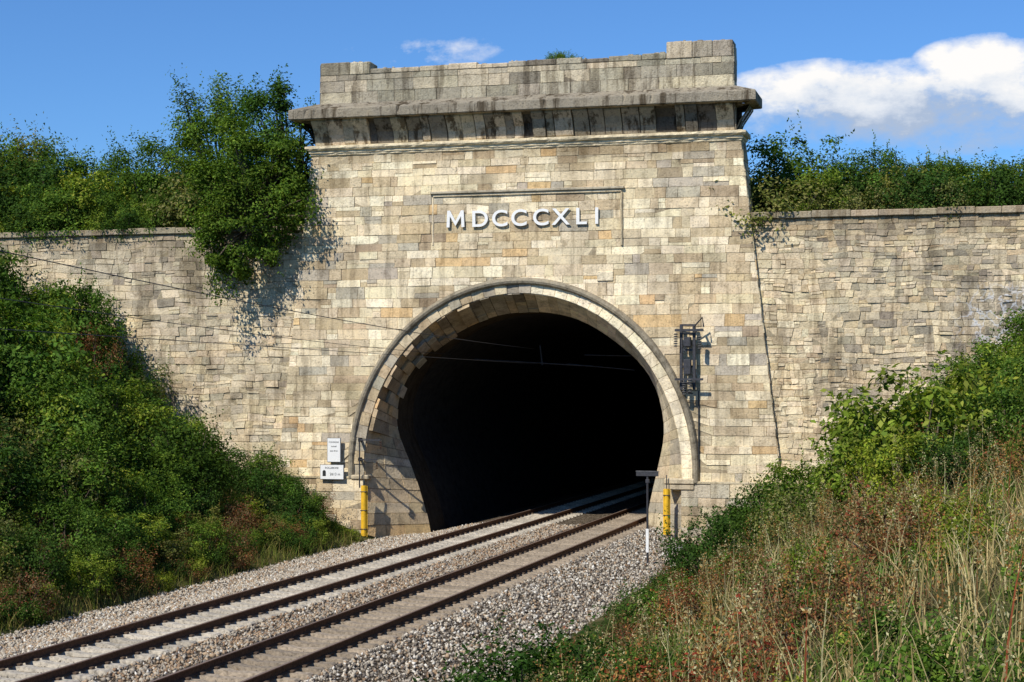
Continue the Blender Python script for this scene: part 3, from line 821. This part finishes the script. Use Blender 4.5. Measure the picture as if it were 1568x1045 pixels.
for i in range(70):
    x=9.2+18*i/70+R.uniform(-.3,.3);y=R.uniform(1.7,5)
    put(tr,R.choice(['g2','g1','g2','g3','g4']),x,y,float(hz(x,y))-.45,R.uniform(.8,1.18)*(1.3 if x<10.5 else .92))
tp=empty('parapet_weeds')
for x,s in((1.55,.6),(1.2,.4),(2.1,.35),(4.3,.25),(-6.3,.15)): put(tp,'s2',x,.5,17.1,s)
thr=empty('shrub_thicket')
for i in range(110):
    x=R.uniform(12.5,23);y=-R.uniform(.9,36)
    s=R.uniform(.3,.55) if x<15 else R.uniform(.4,.78)
    if y>-8: s*=.85
    put(thr,R.choice(['g3','g4','g2','g1','g2','g4','r1','g1']),x,y,G(x,y)-.15,s)
for i in range(150):
    y=-R.uniform(.8,44);x=R.uniform(7.0+max(0,(-y-5))*.085,13)
    s=R.uniform(.3,.7)
    put(thr,R.choice(['s1','s2','s3','s3','r1','g2','s2']),x,y,G(x,y)-.12,s*(.6 if x<8.8 else 1)*(.7 if y>-3 else 1)*(.6 if R.random()<.3 else 1))
for k_,x,y,s in(('g6',15.3,-30.5,1.0),('g6',14.5,-31.5,.8),('g6',14.9,-29.0,.95),('g6',16.6,-27,.9),('g4',17.0,-25,.85),('g3',10.35,-1.2,.95),('g1',13.2,-29,.65),('g2',12.6,-27,.65),
    ('g1',17.3,-3,1.0),('g2',16.2,-3.5,.85),('g1',18.6,-4,1.0),('g3',15.6,-6,.7),('g2',19.5,-5,1.0),('g1',14.6,-2.2,.65),('g2',13.2,-2.0,.55),
    ('r2',14.2,-48.3,.9),('r2',14.5,-47.7,.8),('r2',13.9,-47.3,.8),('r2',14.8,-49.2,.65),('r2',12.4,-38,.8),
    ('s3',12.5,-43.5,.75),('s3',13.0,-44.6,.7),('s2',11.9,-41,.8),('s3',11.7,-39,.7),('s3',13.2,-46.1,.55),('s2',16.6,-50,.5),('s1',17.2,-49,.6),('s2',16.9,-47.2,.7),('s2',15.9,-48.6,.55),('s3',17.3,-46,.6),('s2',15.2,-44,.6)):
    put(thr,k_,x,y,G(x,y)-.15,s)
for i in range(85):
    y=-R.uniform(36,53);x=R.uniform(10.6,19)
    if x<10.6+(-y-36)*.17: continue
    put(thr,R.choice(['s1','s2','s2','s3','r1','s3']),x,y,G(x,y)-.1,R.uniform(.3,.65))

def tree(name,base,crown_c,crown_r,ncl,npc,size,pal=GRN,clr=.8,seed=0):
    C=[];c=np.array(crown_c);r=np.array(crown_r)
    while len(C)<ncl:
        p=rng.uniform(-1,1,3);rr=np.linalg.norm(p)
        ang=math.atan2(p[2],p[0]);lim=.85+.16*math.sin(ang*3+seed)+.1*math.sin(ang*7+seed*2)
        if rr<lim and (rr>.45 or rng.random()<.4): C.append(c+p*r)
    C=np.array(C);rad=rng.uniform(.55,1.2,ncl)*clr
    V,F,Cc=cloud(C,rad,npc,size,pal,mid=c-np.array([0,0,r[2]*.3]),flat=.75)
    k=ncl*3;st=C[rng.integers(0,ncl,k)];dr=(st-c)/r;dr=dr+np.array([0,0,.6])+rng.normal(0,.3,(k,3));dr/=np.linalg.norm(dr,axis=1,keepdims=True)
    ln_=rng.uniform(.5,1.5,k)*clr
    pts=np.vstack([st+dr*(ln_*j/10)[:,None] for j in range(4,13)])
    nn=rng.normal(size=pts.shape)+np.array([0,0,.5]);nn/=np.linalg.norm(nn,axis=1,keepdims=True)
    V2,F2=leaf_quads(pts+rng.normal(0,.06,pts.shape),nn,rng.uniform(.7,1.2,len(pts))*size,.5)
    V=np.vstack([V,V2]);F=np.vstack([F,F2+len(F)*4]);Cc=np.vstack([Cc,leafcols(len(pts),pal)*1.1])
    a=Acc();b=Vector(base);cc=Vector(crown_c);top=b.lerp(cc,.8)
    a.tube([b-Vector((0,0,.5)),b.lerp(top,.3)+Vector((.1,0,0)),b.lerp(top,.7),top],[.22,.18,.13,.08],8)
    stems(a,[C[i] for i in range(0,ncl,2)],tuple(b.lerp(top,.35)),.08,.05)
    return combine(name,V,F,Cc,a)
tree('tree',(-10.9,1.3,11.2),(-10.8,-.3,12.2),(3.0,1.8,3.7),125,180,.13,GRN*.92,.66,1)
tree('tree',(-9.6,1.8,11.2),(-9.8,1.0,14.6),(2.1,1.3,2.4),62,160,.13,DK*1.3,.6,2)
tree('tree',(-14.4,5.5,12),(-14.6,5.0,15.1),(3.6,2.4,2.9),100,180,.13,GRN*.95,.75,3)
tree('tree',(-19.5,7.5,12),(-19.5,7,13.6),(3.2,2.4,2.2),70,170,.13,DK*1.3,.8,4)
tree('tree',(-24.0,5,12),(-24,5,13.5),(3.4,2.4,2.4),70,170,.13,OL,.85,5)

def blades(name,x,y,z,h,w,lean,pal,wts=None,head=None):
    n=len(x);an=rng.uniform(0,6.28,n);la=rng.uniform(0,6.28,n)
    T=np.stack([np.cos(an),np.sin(an),0*an],-1);Ld=np.stack([np.cos(la),np.sin(la),0*la],-1)
    Vs=[]
    for k,t in enumerate((0,.35,.7,1.0)):
        c=np.stack([x,y,z+h*t*(1-.25*lean*t)],-1)+Ld*(h*lean*t*t)[:,None]
        ww=(w*(1,.9,.6,.12)[k])[:,None]
        Vs+=[c-T*ww,c+T*ww]
    V=np.stack(Vs,1).reshape(-1,3)
    F=(np.array([[0,1,3,2],[2,3,5,4],[4,5,7,6]])[None]+8*np.arange(n)[:,None,None]).reshape(-1,4)
    C=np.repeat(pal[rng.choice(len(pal),n,p=wts)]*rng.uniform(.7,1.3,(n,1)),8,axis=0)
    if head is not None:
        hc,hl,m,hr=head
        tip=np.stack([x,y,z+h*(1-.25*lean)],-1)+Ld*(h*lean)[:,None]
        hp=np.repeat(tip,m,axis=0)+rng.normal(0,1,(n*m,3))*np.array([hr,hr,hl])-np.array([0,0,hl])
        nn=rng.normal(size=hp.shape);nn/=np.linalg.norm(nn,axis=1,keepdims=True)
        V2,F2=leaf_quads(hp,nn,np.full(n*m,.026),.5);C2=leafcols(n*m,hc)
        F=np.vstack([F,F2+len(V)]);V=np.vstack([V,V2]);C=np.vstack([C,C2])
    return mesh_np(name,V,F,C,M_grass)
STR=np.array([[.52,.39,.18],[.42,.30,.14],[.66,.54,.30],[.28,.22,.09],[.15,.21,.045]])
n=75000
y=-rng.uniform(1,56,n);x=rng.uniform(7.5,21,n)
cl=np.sin(x*1.3+y*.5)*np.sin(y*.9-x*.3)+.5*np.sin(x*3.1)*np.sin(y*2.7)
edge=7.9+np.clip(-y-5,0,60)*.075
k=(x>edge+rng.random(n)*1.2)&((cl>.0)|(rng.random(n)<.22));x,y=x[k],y[k]
blades('dry_grass',x,y,gz(x,y)-.03,rng.uniform(.2,.65,len(x)),rng.uniform(.004,.008,len(x)),rng.uniform(.1,.8,len(x)),STR,[.25,.23,.15,.18,.19])
n=900
y=-rng.uniform(20,55,n);x=rng.uniform(11.5,20,n)
blades('tall_grass_stalks',x,y,gz(x,y),rng.uniform(.6,1.1,n),np.full(n,.005),rng.uniform(.05,.45,n),STR[:4],None,(STR[:3]*.85,.06,22,.016))
n=220
y=-rng.uniform(36,53,n);x=rng.uniform(12.5,19,n)
blades('dock_plants',x,y,gz(x,y),rng.uniform(.6,1.0,n),np.full(n,.007),rng.uniform(.02,.25,n),RD,None,(np.array([[.30,.16,.06],[.24,.11,.05],[.36,.22,.09]]),.13,60,.03))
n=20000
y=-rng.uniform(1,42,n);x=-rng.uniform(5.6,10,n)
blades('bank_grass',x,y,gz(x,y)-.03,rng.uniform(.2,.6,n),np.full(n,.008),rng.uniform(.1,.7,n),np.array([[.15,.19,.05],[.26,.22,.10],[.10,.14,.035]]))

# ------------------------------------------------------------------ light, sky
EL=math.radians(45.5);AZ=math.radians(24)
s=Vector((-math.sin(AZ)*math.cos(EL),-math.cos(AZ)*math.cos(EL),math.sin(EL)))
sd=bpy.data.lights.new('sun','SUN');sd.energy=5.0;sd.angle=math.radians(.5);sd.color=(1,.955,.87)
so=bpy.data.objects.new('sun',sd);link(so);so.rotation_euler=s.to_track_quat('Z','Y').to_euler();so.location=(-30,-60,60)
w=bpy.data.worlds.new('World');sc.world=w;w.use_nodes=True;nt=w.node_tree;nt.nodes.clear()
out=nt.nodes.new('ShaderNodeOutputWorld');bg=nt.nodes.new('ShaderNodeBackground');bg.inputs[1].default_value=.088
sky=nt.nodes.new('ShaderNodeTexSky');sky.sky_type='NISHITA';sky.sun_disc=False;sky.sun_elevation=EL;sky.sun_rotation=math.pi+AZ
sky.altitude=300;sky.air_density=1.0;sky.dust_density=.15;sky.ozone_density=3.5
tc=nt.nodes.new('ShaderNodeTexCoord');sp=nt.nodes.new('ShaderNodeSeparateXYZ');L(nt,tc.outputs['Generated'],sp.inputs[0])
yy=math_(nt,'MAXIMUM',sp.outputs[1],.05)
p_=math_(nt,'DIVIDE',sp.outputs[0],yy);q_=math_(nt,'DIVIDE',sp.outputs[2],yy)
cb=nt.nodes.new('ShaderNodeCombineXYZ');L(nt,p_,cb.inputs[0]);L(nt,math_(nt,'MULTIPLY',q_,1.6),cb.inputs[1])
nz=tex(nt,22,8,.62,cb.outputs[0])
def blob(px,qz,rx,rz,amp):
    a=math_(nt,'POWER',math_(nt,'DIVIDE',math_(nt,'SUBTRACT',p_,px),rx),2.0)
    b=math_(nt,'POWER',math_(nt,'DIVIDE',math_(nt,'SUBTRACT',q_,qz),rz),2.0)
    e=math_(nt,'SUBTRACT',1.0,math_(nt,'ADD',a,b),True)
    return math_(nt,'MULTIPLY',e,amp)
bl=blob(-.075,.172,.075,.020,1.3)
for args in((.008,.180,.045,.022,1.5),(.09,.172,.06,.024,1.3),(-.03,.162,.12,.028,1.3),(-.33,.205,.08,.013,.30),(.02,.142,.09,.014,.66),(.3,.2,.12,.03,1)):
    bl=math_(nt,'MAXIMUM',bl,blob(*args))
den=math_(nt,'ADD',bl,math_(nt,'MULTIPLY',math_(nt,'SUBTRACT',nz.outputs[0],.56),2.8))
den=math_(nt,'MULTIPLY',den,math_(nt,'GREATER_THAN',bl,.001))
den=math_(nt,'MULTIPLY',den,math_(nt,'MULTIPLY',bl,4.0,True))
msk=ramp_out(nt,den,[(.08,0),(.5,.5),(.9,1)])
shade=ramp_out(nt,math_(nt,'ADD',math_(nt,'MULTIPLY',math_(nt,'SUBTRACT',q_,.152),26),math_(nt,'MULTIPLY',math_(nt,'SUBTRACT',nz.outputs[0],.5),2.2)),[(0,(.42,.53,.72)),(.4,(.78,.84,.93)),(.75,(1,1,1))])
shade=mix(nt,'MULTIPLY',1.0,shade,(11.4,11.2,11.0))
skc=mix(nt,'MULTIPLY',1.0,sky.outputs[0],(.67,1.06,1.52))
fc=mix(nt,'MIX',msk,skc,shade)
L(nt,fc,bg.inputs[0]);L(nt,bg.outputs[0],out.inputs[0])

# ------------------------------------------------------------------ camera
cd=bpy.data.cameras.new('camera');cam=bpy.data.objects.new('camera',cd);link(cam)
cd.sensor_width=36;cd.lens=2600/1568*36;cd.shift_y=68/1568;cd.clip_start=.1;cd.clip_end=3000
cam.location=(16.15,-61.3,5.1);cam.rotation_euler=(math.radians(90),0,math.radians(15))
sc.camera=cam
sc.view_settings.view_transform='Standard';sc.view_settings.look='None';sc.view_settings.exposure=0
